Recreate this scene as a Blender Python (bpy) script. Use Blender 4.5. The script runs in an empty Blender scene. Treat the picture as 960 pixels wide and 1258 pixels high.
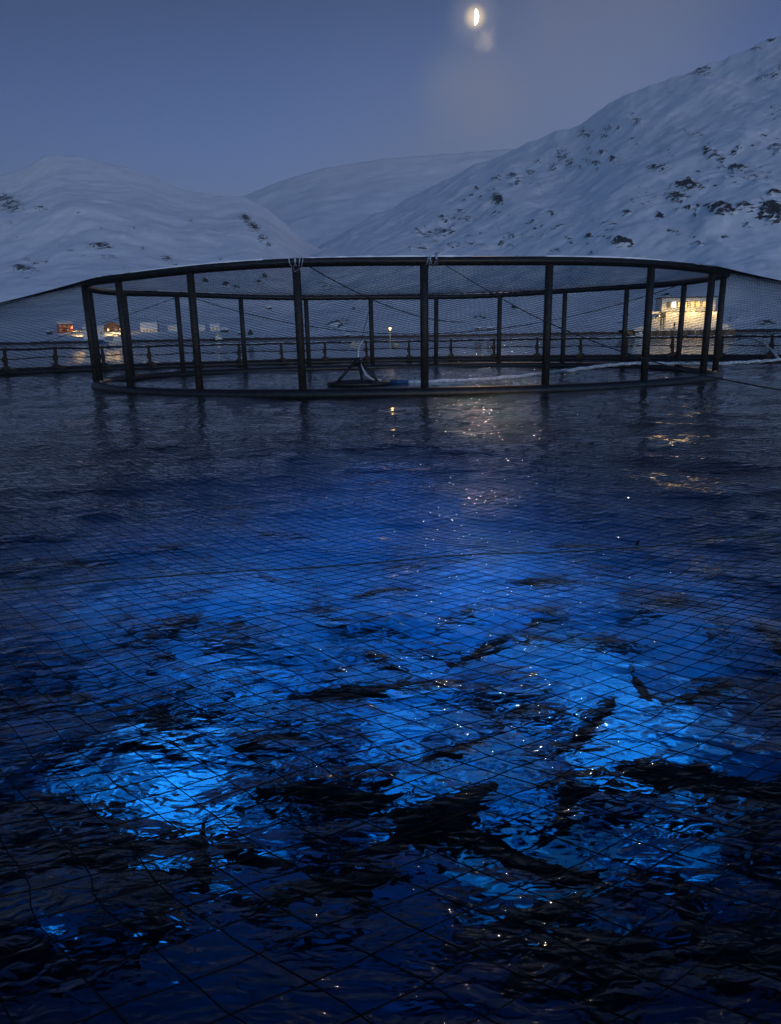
import bpy, math, random
import numpy as np
from mathutils import Vector, Matrix
from mathutils.bvhtree import BVHTree

random.seed(7)
rng = np.random.default_rng(7)
SC = bpy.context.scene
COL = SC.collection
R = math.radians
sm = lambda t: t * t * (3 - 2 * t)

# ------------------------------------------------------------------ camera
EYE = 2.1                       # eye height above the water
F, PITCH, ROLL = 980.0, 0.2177, -0.0174
cam_d = bpy.data.cameras.new('camera')
cam = bpy.data.objects.new('camera', cam_d)
COL.objects.link(cam)
SC.camera = cam
cam_d.sensor_fit = 'VERTICAL'
cam_d.sensor_height = 36.0
cam_d.lens = 36.0 * F / 1258.0
cam_d.clip_start = 0.05
cam_d.clip_end = 60000
cam.matrix_world = (Matrix.Translation((0, 0, EYE)) @ Matrix.Rotation(math.pi / 2 - PITCH, 4, 'X')
                    @ Matrix.Rotation(ROLL, 4, 'Z'))


def ray(px, py):
    """direction of a photograph pixel (960 x 1258) with forward component 1"""
    x, y = px - 480.0, py - 629.0
    c, s = math.cos(ROLL), math.sin(ROLL)
    xi, yi = x * c + y * s, -x * s + y * c
    cp, sp = math.cos(PITCH), math.sin(PITCH)
    X, d, u = xi, F, -yi
    Y = d * cp + u * sp
    Z = -d * sp + u * cp
    return Vector((X / Y, 1.0, Z / Y))


def at(px, py, Y):
    return Vector((0, 0, EYE)) + ray(px, py) * Y


def atz(px, py, z):
    r = ray(px, py)
    return Vector((0, 0, EYE)) + r * ((z - EYE) / r.z)


# ------------------------------------------------------------------ world, moonlight, exposure
MOON_DIR = ray(584, 21).normalized()
moon_el = math.asin(MOON_DIR.z)
w = bpy.data.worlds.new('World')
SC.world = w
w.use_nodes = True
nt = w.node_tree
N, L = nt.nodes, nt.links
bg = N['Background']
sky = N.new('ShaderNodeTexSky')
sky.sky_type = 'NISHITA'
sky.sun_disc = False
sky.sun_elevation = R(0.6)
sky.sun_rotation = R(165)
sky.ozone_density = 2.5
sky.dust_density = 1.0
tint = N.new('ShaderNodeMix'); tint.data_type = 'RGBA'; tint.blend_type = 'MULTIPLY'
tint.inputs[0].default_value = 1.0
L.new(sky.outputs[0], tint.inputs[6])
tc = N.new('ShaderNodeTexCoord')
# afterglow behind the viewer, with an added sky boost to brighten the snow faces
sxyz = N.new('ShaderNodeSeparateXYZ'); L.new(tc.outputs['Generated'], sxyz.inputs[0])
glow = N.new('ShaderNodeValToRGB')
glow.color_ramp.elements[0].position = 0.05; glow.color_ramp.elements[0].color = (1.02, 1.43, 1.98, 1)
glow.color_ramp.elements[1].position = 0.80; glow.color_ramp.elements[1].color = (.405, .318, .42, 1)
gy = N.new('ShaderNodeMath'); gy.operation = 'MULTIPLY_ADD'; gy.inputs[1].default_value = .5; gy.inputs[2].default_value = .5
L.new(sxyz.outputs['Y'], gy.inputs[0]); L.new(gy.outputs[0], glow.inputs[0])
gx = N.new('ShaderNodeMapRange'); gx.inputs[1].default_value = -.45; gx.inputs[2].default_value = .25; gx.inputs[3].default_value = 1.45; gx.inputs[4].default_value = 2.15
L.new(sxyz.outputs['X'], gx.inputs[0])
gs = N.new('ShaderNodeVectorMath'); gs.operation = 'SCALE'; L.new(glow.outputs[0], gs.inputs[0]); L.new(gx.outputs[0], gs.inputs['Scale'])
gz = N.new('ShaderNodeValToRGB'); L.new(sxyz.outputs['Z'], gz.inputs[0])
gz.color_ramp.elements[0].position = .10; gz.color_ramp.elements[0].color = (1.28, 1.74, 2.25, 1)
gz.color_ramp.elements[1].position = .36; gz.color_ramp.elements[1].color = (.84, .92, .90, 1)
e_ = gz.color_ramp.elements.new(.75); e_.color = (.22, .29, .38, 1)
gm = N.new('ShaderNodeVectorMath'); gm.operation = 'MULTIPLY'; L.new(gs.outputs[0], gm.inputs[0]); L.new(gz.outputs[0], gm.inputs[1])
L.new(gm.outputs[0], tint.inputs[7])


def math_node(nt, op, a=None, b=None, c=None, clamp=False):
    n = nt.nodes.new('ShaderNodeMath'); n.operation = op; n.use_clamp = clamp
    for i, v in enumerate((a, b, c)):
        if v is None: continue
        if isinstance(v, (int, float)): n.inputs[i].default_value = v
        else: nt.links.new(v, n.inputs[i])
    return n.outputs[0]


def blob_dir(px, py, rad_deg, soft_scale=5.0, warp=0.02):
    """0..1 falloff around a direction of the sky, edge broken by noise"""
    d = ray(px, py).normalized()
    ns = N.new('ShaderNodeTexNoise'); ns.inputs['Scale'].default_value = soft_scale
    ns.inputs['Detail'].default_value = 5
    L.new(tc.outputs['Generated'], ns.inputs['Vector'])
    v1 = N.new('ShaderNodeVectorMath'); v1.operation = 'SUBTRACT'
    L.new(ns.outputs['Color'], v1.inputs[0]); v1.inputs[1].default_value = (.5, .5, .5)
    v2 = N.new('ShaderNodeVectorMath'); v2.operation = 'SCALE'
    L.new(v1.outputs[0], v2.inputs[0]); v2.inputs['Scale'].default_value = warp
    v3 = N.new('ShaderNodeVectorMath'); v3.operation = 'ADD'
    L.new(tc.outputs['Generated'], v3.inputs[0]); L.new(v2.outputs[0], v3.inputs[1])
    v4 = N.new('ShaderNodeVectorMath'); v4.operation = 'DISTANCE'
    L.new(v3.outputs[0], v4.inputs[0]); v4.inputs[1].default_value = d
    mr = N.new('ShaderNodeMapRange'); mr.interpolation_type = 'SMOOTHERSTEP'
    mr.inputs[1].default_value = 0; mr.inputs[2].default_value = R(rad_deg)
    mr.inputs[3].default_value = 1; mr.inputs[4].default_value = 0
    L.new(v4.outputs['Value'], mr.inputs[0])
    return mr.outputs[0]


cur = tint.outputs[2]


def add_cloud(cur, mask, col, fac):
    m = N.new('ShaderNodeMix'); m.data_type = 'RGBA'
    L.new(math_node(nt, 'MULTIPLY', mask, fac), m.inputs[0])
    L.new(cur, m.inputs[6]); m.inputs[7].default_value = (*col, 1)
    return m.outputs[2]


CL = (0.62, 0.68, 0.90)
cur = add_cloud(cur, blob_dir(578, 128, 5.5, 14, .07), CL, 0.5)
cur = add_cloud(cur, blob_dir(740, 40, 14, 7, .18), (0.62, 0.66, 0.84), 0.42)
cur = add_cloud(cur, blob_dir(620, 170, 10, 7, .25), (0.50, 0.56, 0.80), 0.40)
cur = add_cloud(cur, blob_dir(480, 215, 13, 3, .20), (0.40, 0.50, 0.78), 0.45)
cur = add_cloud(cur, blob_dir(597, 50, 1.0, 90, .02), (1.2, 1.1, 1.2), 0.6)
cur = add_cloud(cur, blob_dir(584, 21, 2.2, 40, .0), (1.6, 1.5, 1.5), 0.22)    # aureole of the moon in thin cloud
cur = add_cloud(cur, blob_dir(584, 21, 0.9, 40, .0), (3.2, 2.5, 1.7), 0.85)
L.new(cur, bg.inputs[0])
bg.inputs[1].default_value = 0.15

sun_d = bpy.data.lights.new('moonlight', 'SUN')
sun = bpy.data.objects.new('moonlight', sun_d)
COL.objects.link(sun)
sun_d.energy = 0.05
sun_d.angle = R(0.5)
sun_d.color = (1.0, 0.70, 0.45)
# a degree beside the moon's own body, which would shade the pen otherwise
sun.rotation_euler = (-(Matrix.Rotation(R(-1.1), 3, 'Z') @ MOON_DIR)).to_track_quat('-Z', 'Y').to_euler()

SC.view_settings.view_transform = 'Standard'
SC.view_settings.look = 'None'
SC.view_settings.exposure = 1.15
SC.view_settings.gamma = 1
SC.view_settings.use_curve_mapping = False
SC.render.engine = 'CYCLES'
cy = SC.cycles
cy.use_denoising = True
cy.denoiser = 'OPENIMAGEDENOISE'
cy.max_bounces = 8
cy.transmission_bounces = 6
cy.glossy_bounces = 3
cy.diffuse_bounces = 2
cy.volume_bounces = 0
cy.sample_clamp_indirect = 4
cy.caustics_refractive = False
cy.caustics_reflective = True


# ------------------------------------------------------------------ helpers
def tag(o, label=None, cat=None, group=None, kind=None):
    if label: o['label'] = label
    if cat: o['category'] = cat
    if group: o['group'] = group
    if kind: o['kind'] = kind
    return o


def mesh_obj(name, verts, faces, m=None, parent=None, smooth=True):
    me = bpy.data.meshes.new(name)
    if isinstance(verts, np.ndarray):
        v = verts.astype(np.float32); f = np.asarray(faces, dtype=np.int32)
        k = f.shape[1]
        me.vertices.add(len(v)); me.vertices.foreach_set('co', v.ravel())
        me.loops.add(f.size); me.loops.foreach_set('vertex_index', f.ravel())
        me.polygons.add(len(f)); me.polygons.foreach_set('loop_start', np.arange(0, f.size, k, dtype=np.int32))
        me.update(calc_edges=True)
    else:
        me.from_pydata([tuple(p) for p in verts], [], faces); me.update()
    me.polygons.foreach_set('use_smooth', [smooth] * len(me.polygons))
    o = bpy.data.objects.new(name, me)
    COL.objects.link(o)
    if m: me.materials.append(m)
    if parent: o.parent = parent
    return o


def empty(name, loc, rz=0):
    o = bpy.data.objects.new(name, None)
    COL.objects.link(o)
    o.location = loc
    o.rotation_euler = (0, 0, rz)
    o.empty_display_size = 0.3
    return o


class MB:
    def __init__(s): s.v, s.f = [], []

    def box(s, c, size, rz=0, rx=0, ry=0, taper=1.0):
        b = len(s.v); M = Matrix.Rotation(rz, 3, 'Z') @ Matrix.Rotation(ry, 3, 'Y') @ Matrix.Rotation(rx, 3, 'X')
        for z in (-.5, .5):
            k = taper if z > 0 else 1
            for x, y in ((-.5, -.5), (.5, -.5), (.5, .5), (-.5, .5)):
                s.v.append(Vector(c) + M @ Vector((x * size[0] * k, y * size[1] * k, z * size[2])))
        s.f += [(b, b + 3, b + 2, b + 1), (b + 4, b + 5, b + 6, b + 7)]
        for i in range(4): j = (i + 1) % 4; s.f.append((b + i, b + j, b + 4 + j, b + 4 + i))
        return s

    def tube(s, pts, r, n=8, closed=False, caps=True):
        pts = [Vector(p) for p in pts]; b = len(s.v); m = len(pts)
        rs = r if isinstance(r, (list, tuple)) else [r] * m
        up = None
        for i, p in enumerate(pts):
            if closed: t = pts[(i + 1) % m] - pts[i - 1]
            else: t = pts[min(i + 1, m - 1)] - pts[max(i - 1, 0)]
            t.normalize()
            if up is None: up = Vector((0, 0, 1)) if abs(t.z) < .9 else Vector((1, 0, 0))
            a = up.cross(t)
            if a.length < 1e-5: a = Vector((1, 0, 0)).cross(t)
            a.normalize(); c = t.cross(a); up = c if not closed else up
            for k in range(n):
                q = 2 * math.pi * k / n
                s.v.append(p + (a * math.cos(q) + c * math.sin(q)) * rs[i])
        for i in range(m if closed else m - 1):
            for k in range(n):
                i2 = (i + 1) % m; k2 = (k + 1) % n
                s.f.append((b + i * n + k, b + i * n + k2, b + i2 * n + k2, b + i2 * n + k))
        if caps and not closed:
            s.f.append(tuple(b + k for k in range(n))[::-1])
            s.f.append(tuple(b + (m - 1) * n + k for k in range(n)))
        return s

    def prism(s, poly, axis0, axis1, depth_vec, origin):
        """outline (a,b) pairs spanned by axis0/axis1, extruded by depth_vec"""
        b = len(s.v); o = Vector(origin); a0, a1, d = Vector(axis0), Vector(axis1), Vector(depth_vec)
        n = len(poly)
        for dd in (Vector(), d):
            for (p, q) in poly: s.v.append(o + a0 * p + a1 * q + dd)
        s.f.append(tuple(range(b, b + n))); s.f.append(tuple(range(b + n, b + 2 * n))[::-1])
        for i in range(n): j = (i + 1) % n; s.f.append((b + i, b + n + i, b + n + j, b + j))
        return s

    def ball(s, c, r, n=12, m=8):
        c = Vector(c); r = r if isinstance(r, (tuple, list)) else (r, r, r); b = len(s.v)
        for i in range(m + 1):
            th = math.pi * i / m
            for k in range(n):
                q = 2 * math.pi * k / n
                s.v.append(c + Vector((r[0] * math.sin(th) * math.cos(q), r[1] * math.sin(th) * math.sin(q), r[2] * math.cos(th))))
        for i in range(m):
            for k in range(n):
                k2 = (k + 1) % n
                s.f.append((b + i * n + k, b + (i + 1) * n + k, b + (i + 1) * n + k2, b + i * n + k2))
        return s

    def build(s, name, m, parent=None, smooth=False):
        return mesh_obj(name, s.v, s.f, m, parent, smooth)


# vectorised value noise
_T = rng.random((256, 256)).astype(np.float64)


def vnoise(x, y):
    xi = np.floor(x).astype(int); yi = np.floor(y).astype(int)
    fx, fy = x - xi, y - yi
    fx, fy = fx * fx * fx * (fx * (fx * 6 - 15) + 10), fy * fy * fy * (fy * (fy * 6 - 15) + 10)
    a = _T[xi & 255, yi & 255]; b = _T[(xi + 1) & 255, yi & 255]
    c = _T[xi & 255, (yi + 1) & 255]; d = _T[(xi + 1) & 255, (yi + 1) & 255]
    return (a + (b - a) * fx) * (1 - fy) + (c + (d - c) * fx) * fy


def fbm(x, y, o=5, g=.5):
    s = 0; amp = 1; tot = 0
    for i in range(o):
        s = s + amp * vnoise(x + 17.3 * i, y - 9.1 * i); tot += amp; amp *= g
        x, y = x * 2.03, y * 2.03
    return s / tot


def ridged(x, y, o=5):
    s = 0; amp = 1; tot = 0
    for i in range(o):
        s = s + amp * (1 - np.abs(2 * vnoise(x + 31.7 * i, y + 5.3 * i) - 1)); tot += amp; amp *= .5
        x, y = x * 2.1, y * 2.1
    return s / tot


def ss(a, b, x): 
    t = np.clip((x - a) / (b - a), 0, 1); return t * t * (3 - 2 * t)


# ------------------------------------------------------------------ materials
def mat(name, col, rough=.7, metal=0, bump=0, bscale=20, var=0.0, vscale=8, emit=None, estr=0, col2=None, spec=.5):
    m = bpy.data.materials.new(name); m.use_nodes = True; t = m.node_tree; p = t.nodes['Principled BSDF']
    p.inputs['Base Color'].default_value = (*col, 1)
    p.inputs['Roughness'].default_value = rough; p.inputs['Metallic'].default_value = metal
    p.inputs['Specular IOR Level'].default_value = spec
    co = t.nodes.new('ShaderNodeTexCoord')
    if var or col2:
        n = t.nodes.new('ShaderNodeTexNoise'); n.inputs['Scale'].default_value = vscale; n.inputs['Detail'].default_value = 6
        t.links.new(co.outputs['Object'], n.inputs['Vector'])
        r = t.nodes.new('ShaderNodeValToRGB')
        c2 = col2 or tuple(min(1, c * (1 + var)) for c in col); c1 = tuple(c * (1 - var) for c in col)
        r.color_ramp.elements[0].position = .35; r.color_ramp.elements[1].position = .68
        r.color_ramp.elements[0].color = (*c1, 1); r.color_ramp.elements[1].color = (*c2, 1)
        t.links.new(n.outputs['Fac'], r.inputs[0]); t.links.new(r.outputs[0], p.inputs['Base Color'])
    if bump:
        n = t.nodes.new('ShaderNodeTexNoise'); n.inputs['Scale'].default_value = bscale; n.inputs['Detail'].default_value = 5
        t.links.new(co.outputs['Object'], n.inputs['Vector'])
        b = t.nodes.new('ShaderNodeBump'); b.inputs['Strength'].default_value = bump
        t.links.new(n.outputs['Fac'], b.inputs['Height']); t.links.new(b.outputs[0], p.inputs['Normal'])
    if emit:
        p.inputs['Emission Color'].default_value = (*emit, 1); p.inputs['Emission Strength'].default_value = estr
    return m


M = {}
M['pipe'] = mat('black polyethylene', (.018, .017, .018), .42, bump=.25, bscale=9, var=.5, vscale=6)
M['post'] = mat('worn black post', (.03, .024, .02), .6, bump=.3, bscale=14, var=.55, vscale=10)
M['bracket'] = mat('brown bracket', (.05, .033, .018), .75, bump=.4, bscale=25, var=.6, vscale=14)
M['rope'] = mat('dark rope', (.035, .04, .045), .8)
M['white_rope'] = mat('pale lashing rope', (.4, .45, .55), .8, var=.4, vscale=30)
M['net'] = mat('net twine', (.006, .0065, .008), .85, spec=.1)
M['seam'] = mat('green seam rope', (.03, .06, .045), .8)
M['hose'] = mat('grey feed hose', (.72, .76, .82), .5, var=.3, vscale=5)
M['steel'] = mat('galvanised steel', (.66, .69, .74), .4, metal=.15, bump=.1)
M['buoy'] = mat('cream buoy plastic', (.62, .56, .42), .6, var=.25, vscale=6)
M['buoy_blue'] = mat('pale blue buoy', (.35, .52, .75), .5, var=.2)
M['snow'] = mat('settled snow', (.82, .84, .88), .7, bump=.3, bscale=3, var=.05)
M['red'] = mat('red boarding', (.20, .035, .022), .75, bump=.3, bscale=4, var=.35, vscale=1.5)
M['brown'] = mat('dark brown boarding', (.06, .03, .025), .8, bump=.3, bscale=4, var=.35, vscale=1.5)
M['white'] = mat('white boarding', (.72, .71, .67), .6, bump=.2, bscale=4, var=.12, vscale=1.2)
M['dark'] = mat('tarred wood', (.03, .032, .038), .8, var=.4, vscale=1.5)
M['glass'] = mat('dark window glass', (.02, .025, .035), .1)
M['hull_black'] = mat('black hull paint', (.012, .012, .015), .45, bump=.1, bscale=2, var=.4, vscale=.6)
M['cabin_white'] = mat('white ship paint', (.75, .74, .70), .4, bump=.08, bscale=3, var=.14, vscale=.8)
M['blue_hull'] = mat('blue hull paint', (.02, .09, .25), .45, var=.3)
M['rock'] = mat('shore rock', (.05, .05, .055), .85, bump=.6, bscale=.8, var=.5, vscale=.5)
M['warm_win'] = mat('lit window', (.5, .3, .12), .4, emit=(1.0, .58, .20), estr=0.9, var=0)
M['white_win'] = mat('bright lit window', (.8, .8, .8), .4, emit=(1.0, .93, .80), estr=2.2)
M['lamp'] = mat('lamp glass', (.9, .8, .5), .4, emit=(1.0, .55, .16), estr=2.5)
M['flood'] = mat('floodlight glass', (.9, .85, .6), .4, emit=(1.0, .74, .34), estr=2.2)
M['yellow'] = mat('yellow crane paint', (.55, .34, .05), .5, var=.2)
M['moon'] = mat('moon surface', (.5, .5, .5), .9, emit=(1.0, .93, .74), estr=3.2)


def flood_light(name, loc, energy, col, rad=.3, parent=None, aim=(0, .85, -.5)):
    d = bpy.data.lights.new(name, 'SPOT'); d.energy = energy; d.color = col; d.shadow_soft_size = rad
    d.spot_size = R(150); d.spot_blend = .5
    o = bpy.data.objects.new(name, d); COL.objects.link(o); o.location = loc
    o.rotation_euler = Vector(aim).to_track_quat('-Z', 'Y').to_euler()
    if parent: o.parent = parent
    return o


def point_light(name, loc, energy, col, rad=.3, parent=None):
    d = bpy.data.lights.new(name, 'POINT'); d.energy = energy; d.color = col; d.shadow_soft_size = rad
    o = bpy.data.objects.new(name, d); COL.objects.link(o); o.location = loc
    if parent: o.parent = parent
    return o


# ------------------------------------------------------------------ moon
MD = 30000.0
mc = Vector((0, 0, EYE)) + MOON_DIR * MD
rt = MOON_DIR.cross(Vector((0, 0, 1))).normalized(); upv = rt.cross(MOON_DIR).normalized()
rt2 = rt * math.cos(.06) - upv * math.sin(.06); up2 = upv * math.cos(.06) + rt * math.sin(.06)
ra = MD * 7.2 / F
mv, mf = [], []
nn = 24
prof = []
for i in range(nn + 1):                                  # lit limb on the right, flat terminator on the left
    a = -math.pi / 2 + math.pi * i / nn
    prof.append((.52 * math.cos(a), math.sin(a)))
for i in range(1, nn):
    a = math.pi / 2 - math.pi * i / nn
    prof.append((-.10 * math.cos(a), math.sin(a)))
mb = MB(); mb.prism([(p[0] * ra, p[1] * ra) for p in prof], rt2, up2, MOON_DIR * ra * .3, mc)
moon = mb.build('moon', M['moon'])
tag(moon, 'bright warm white half moon high above the snowy ridge', 'moon')


# ------------------------------------------------------------------ terrain
def snow_material(name, streak=1.0, rockcol=(.035, .037, .042)):
    m = bpy.data.materials.new(name); m.use_nodes = True; t = m.node_tree; p = t.nodes['Principled BSDF']
    p.inputs['Roughness'].default_value = .75; p.inputs['Specular IOR Level'].default_value = .2
    ge = t.nodes.new('ShaderNodeNewGeometry'); at_ = t.nodes.new('ShaderNodeAttribute'); at_.attribute_name = 'rock'

    def noise(sc, det, map_=None, rough=.55):
        n = t.nodes.new('ShaderNodeTexNoise'); n.inputs['Scale'].default_value = sc; n.inputs['Detail'].default_value = det
        n.inputs['Roughness'].default_value = rough
        if map_:
            mp = t.nodes.new('ShaderNodeMapping'); mp.inputs['Scale'].default_value = map_
            t.links.new(ge.outputs['Position'], mp.inputs[0]); t.links.new(mp.outputs[0], n.inputs['Vector'])
        else: t.links.new(ge.outputs['Position'], n.inputs['Vector'])
        return n.outputs['Fac']
    n1 = noise(.011, 8, None, .62)                      # wind-packed and loose snow
    n2 = noise(.05, 8, (1, .8, 1), .68)
    base = t.nodes.new('ShaderNodeValToRGB')
    base.color_ramp.elements[0].position = .3; base.color_ramp.elements[1].position = .7
    base.color_ramp.elements[0].color = (.64, .67, .72, 1); base.color_ramp.elements[1].color = (.90, .92, .94, 1)
    t.links.new(math_node(t, 'ADD', math_node(t, 'MULTIPLY', n1, .55), math_node(t, 'MULTIPLY', n2, .45)), base.inputs[0])
    # rock: vertex mask times sharp noise
    n3 = noise(.11, 10, (1, 1, 1.9), .72)
    a = math_node(t, 'ADD', at_.outputs['Fac'], math_node(t, 'MULTIPLY', math_node(t, 'SUBTRACT', n3, .5), 3.0))
    rk = math_node(t, 'MULTIPLY', math_node(t, 'SUBTRACT', a, .50), 9, clamp=True)
    mx = t.nodes.new('ShaderNodeMix'); mx.data_type = 'RGBA'
    t.links.new(rk, mx.inputs[0]); t.links.new(base.outputs[0], mx.inputs[6]); mx.inputs[7].default_value = (*rockcol, 1)
    # bare wet rock of the tide line
    sp = t.nodes.new('ShaderNodeSeparateXYZ'); t.links.new(ge.outputs['Position'], sp.inputs[0])
    tide = math_node(t, 'MULTIPLY', math_node(t, 'SUBTRACT', math_node(t, 'ADD', 1.2, math_node(t, 'MULTIPLY', noise(.05, 4), 2.2)), sp.outputs['Z']), 3, clamp=True)
    mx2 = t.nodes.new('ShaderNodeMix'); mx2.data_type = 'RGBA'
    t.links.new(tide, mx2.inputs[0]); t.links.new(mx.outputs[2], mx2.inputs[6]); mx2.inputs[7].default_value = (.02, .021, .024, 1)
    t.links.new(mx2.outputs[2], p.inputs['Base Color'])
    bp = t.nodes.new('ShaderNodeBump'); bp.inputs['Strength'].default_value = .5 * streak; bp.inputs['Distance'].default_value = 2.2
    hh = math_node(t, 'ADD', n2, math_node(t, 'MULTIPLY', rk, .6)); t.links.new(hh, bp.inputs['Height'])
    t.links.new(bp.outputs[0], p.inputs['Normal'])
    return m


M['mountain'] = snow_material('snow slope')


def px_uv(pts):
    out = []
    for (x, y) in pts:
        r = ray(x, y); out.append((r.x, r.z))
    return np.array(out)


def terrain(name, ridge_px, shore, dist, nu, nt_, u0, u1, noise_amp, rocks=(), power=1.35, bench=0.0, gully=1.0, ridge_noise=1.0, seed=0.0, foot=0.0):
    rp = px_uv(ridge_px)
    u = np.linspace(u0, u1, nu)
    # smooth ridge interpolation
    el = np.interp(u, rp[:, 0], rp[:, 1])
    k = np.hanning(max(5, nu // 90)); k /= k.sum()
    el = np.convolve(np.pad(el, len(k) // 2, mode='edge'), k, 'valid')[:nu]
    eln = ridge_noise * (fbm(u * 60 + seed, u * 0 + seed, 5) - .5) * .006
    Ds = np.interp(u, [s[0] for s in shore], [s[1] for s in shore])
    Dr = np.interp(u, [s[0] for s in dist], [s[1] for s in dist])
    t = np.linspace(0, 1, nt_) ** 1.15
    back = np.linspace(1.03, 1.6, 12)
    T, U = np.meshgrid(np.concatenate([[-.03], t, back]), u, indexing='ij')
    EL = el[None, :] + eln[None, :] * ss(.82, 1, T); DS = np.broadcast_to(Ds, T.shape); DR = np.broadcast_to(Dr, T.shape)
    tt = np.clip(T, 0, 1)
    Y = DS + (DR - DS) * T
    Zr = EL * DR + EYE
    s = bench * ss(0, .06, tt) + (1 - bench) * np.power(tt, power)
    z = Zr * s
    X = U * Y
    env = ss(0.03, .22, tt) * (1 - ss(.86, 1.0, tt) * .9)
    g = ridged(X / 210 + seed + z / 700, Y / 520 + seed, 5) - .55
    f = fbm(X / 380 + seed * 2, Y / 380, 6) - .5
    f2 = fbm(X / 60 + seed * 3, Y / 75, 5) - .5
    z = z + noise_amp * env * (gully * g * .55 + f * .8 + f2 * .20)
    z = z + foot * (fbm(X / 40, Y / 40 + seed, 4) - .42) * ss(0, .05, tt) * (1 - env * .6)
    z = np.where(T > 1, Zr * (1 - (T - 1) * 1.1), z)
    z = np.where(T < 0, -6, z)
    # rock mask from outcrop positions in (u, elevation) of the slope
    rk = np.zeros_like(z)
    elv = (z - EYE) / Y
    for (cx, cy, rx, ry, st) in rocks:
        c = ray(cx, cy); du = (U - c.x) * F / rx; de = (elv - c.z) * F / ry
        tilt = .35
        d2 = (du + de * tilt) ** 2 + (de - du * tilt * .3) ** 2
        rk = np.maximum(rk, st * np.exp(-d2 * .9))
    steep = ridged(X / 90 + 3, Y / 60 + 1, 4)
    rk = rk * (.55 + .75 * (steep - .3))
    z = z + ss(.35, .7, rk) * (ridged(X / 22, Y / 22 + seed, 4) - .2) * 9 * (T < 1)
    P = np.stack([X, Y, z], -1).reshape(-1, 3)
    nr, nc = T.shape
    i = np.arange(nr - 1)[:, None] * nc + np.arange(nc - 1)[None, :]
    Fq = np.stack([i, i + 1, i + nc + 1, i + nc], -1).reshape(-1, 4)
    o = mesh_obj(name, P, Fq, M['mountain'])
    a = o.data.attributes.new('rock', 'FLOAT', 'POINT'); a.data.foreach_set('value', rk.astype(np.float32).ravel())
    o['kind'] = 'structure'
    return o, (P, Fq)


rocksA = [(10, 250, 22, 12, .85), (50, 255, 8, 4, .7), (28, 330, 14, 6, .9), (40, 332, 12, 4, .7), (125, 302, 16, 6, .8), (135, 315, 12, 4, .7), (176, 305, 4, 3, .8),
          (302, 268, 7, 6, .95), (312, 280, 8, 7, 1.0), (323, 293, 8, 7, 1.0), (331, 301, 5, 4, .9), (205, 318, 8, 8, .6), (70, 300, 30, 5, .35),
          (252, 345, 5, 4, .9), (278, 350, 6, 3, .8), (291, 353, 5, 3, .9), (318, 348, 6, 4, .9), (326, 341, 4, 6, .9), (95, 262, 5, 3, .6), (160, 330, 20, 8, .35)]
rocksC = [(845, 228, 20, 6, 1.0), (832, 243, 16, 8, .9), (905, 207, 12, 6, 1.0), (878, 190, 16, 7, .85), (870, 185, 10, 4, .9), (935, 262, 4, 4, .6),
          (890, 258, 18, 8, 1.1), (915, 255, 14, 7, .9), (950, 262, 18, 14, 1.15), (955, 238, 14, 4, .8), (918, 278, 8, 6, .9), (870, 255, 8, 6, .8),
          (765, 299, 14, 5, 1.05), (700, 294, 8, 6, .9), (722, 292, 6, 4, .8), (740, 290, 14, 4, .6), (858, 300, 8, 6, .9), (892, 290, 8, 4, .7), (810, 265, 6, 6, .85),
          (612, 246, 8, 8, 1.3), (600, 262, 30, 6, .6), (570, 268, 22, 6, .65), (545, 285, 22, 6, .65), (530, 298, 18, 5, .6), (575, 300, 26, 5, .6), (520, 305, 10, 4, .6),
          (690, 190, 14, 14, .7), (700, 200, 6, 10, .8), (660, 230, 14, 8, .45), (720, 165, 10, 8, .7), (680, 205, 6, 10, .75), (655, 215, 5, 8, .5),
          (826, 112, 5, 3, .8), (860, 88, 14, 5, .95), (868, 84, 8, 4, .8), (950, 48, 10, 5, .85), (930, 60, 10, 4, .6), (955, 140, 16, 14, .4), (900, 130, 20, 10, .3),
          (955, 180, 12, 10, .8), (820, 185, 18, 8, .45), (790, 240, 26, 20, .38), (760, 200, 20, 14, .35), (650, 290, 50, 8, .38), (810, 205, 18, 5, .7),
          (735, 210, 6, 6, .5), (745, 275, 18, 6, .6), (770, 262, 8, 4, .8), (830, 285, 14, 6, .6), (930, 215, 24, 14, .55), (860, 168, 24, 10, .45),
          (412, 400, 14, 3, .9), (420, 395, 18, 5, .6), (590, 390, 12, 3, .9), (632, 379, 4, 3, .9), (435, 381, 5, 2, .7), (402, 352, 14, 6, .7), (395, 348, 8, 4, .8),
          (700, 345, 6, 4, .5), (820, 363, 6, 2, .9), (808, 352, 4, 2, .9), (905, 392, 12, 5, .8), (940, 396, 16, 4, .8), (760, 395, 10, 4, .7), (770, 388, 6, 3, .6),
          (930, 388, 5, 3, .5), (640, 318, 10, 4, .7), (560, 322, 14, 5, .6), (725, 310, 6, 3, .7)]
_rr = random.Random(5)
for _ in range(24):                                      # loose rock in broken bands over the right slope
    cx_ = 520 + 440 * _rr.random() ** .75; top_ = np.interp(cx_, [520, 640, 757, 960], [262, 205, 150, 75]); cy_ = _rr.uniform(top_, 305)
    for k in range(_rr.randrange(4, 12)):
        t_ = _rr.gauss(0, 16); rocksC.append((cx_ + t_ + _rr.gauss(0, 4), min(312, cy_ - t_ * .55 + _rr.gauss(0, 5)), _rr.uniform(2, 8), _rr.uniform(1.2, 3.6), _rr.uniform(.5, .95)))
for _ in range(22): rocksA.append((_rr.uniform(0, 330), _rr.uniform(265, 355), _rr.uniform(3, 9), _rr.uniform(1.5, 4), _rr.uniform(.4, .75)))
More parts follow.
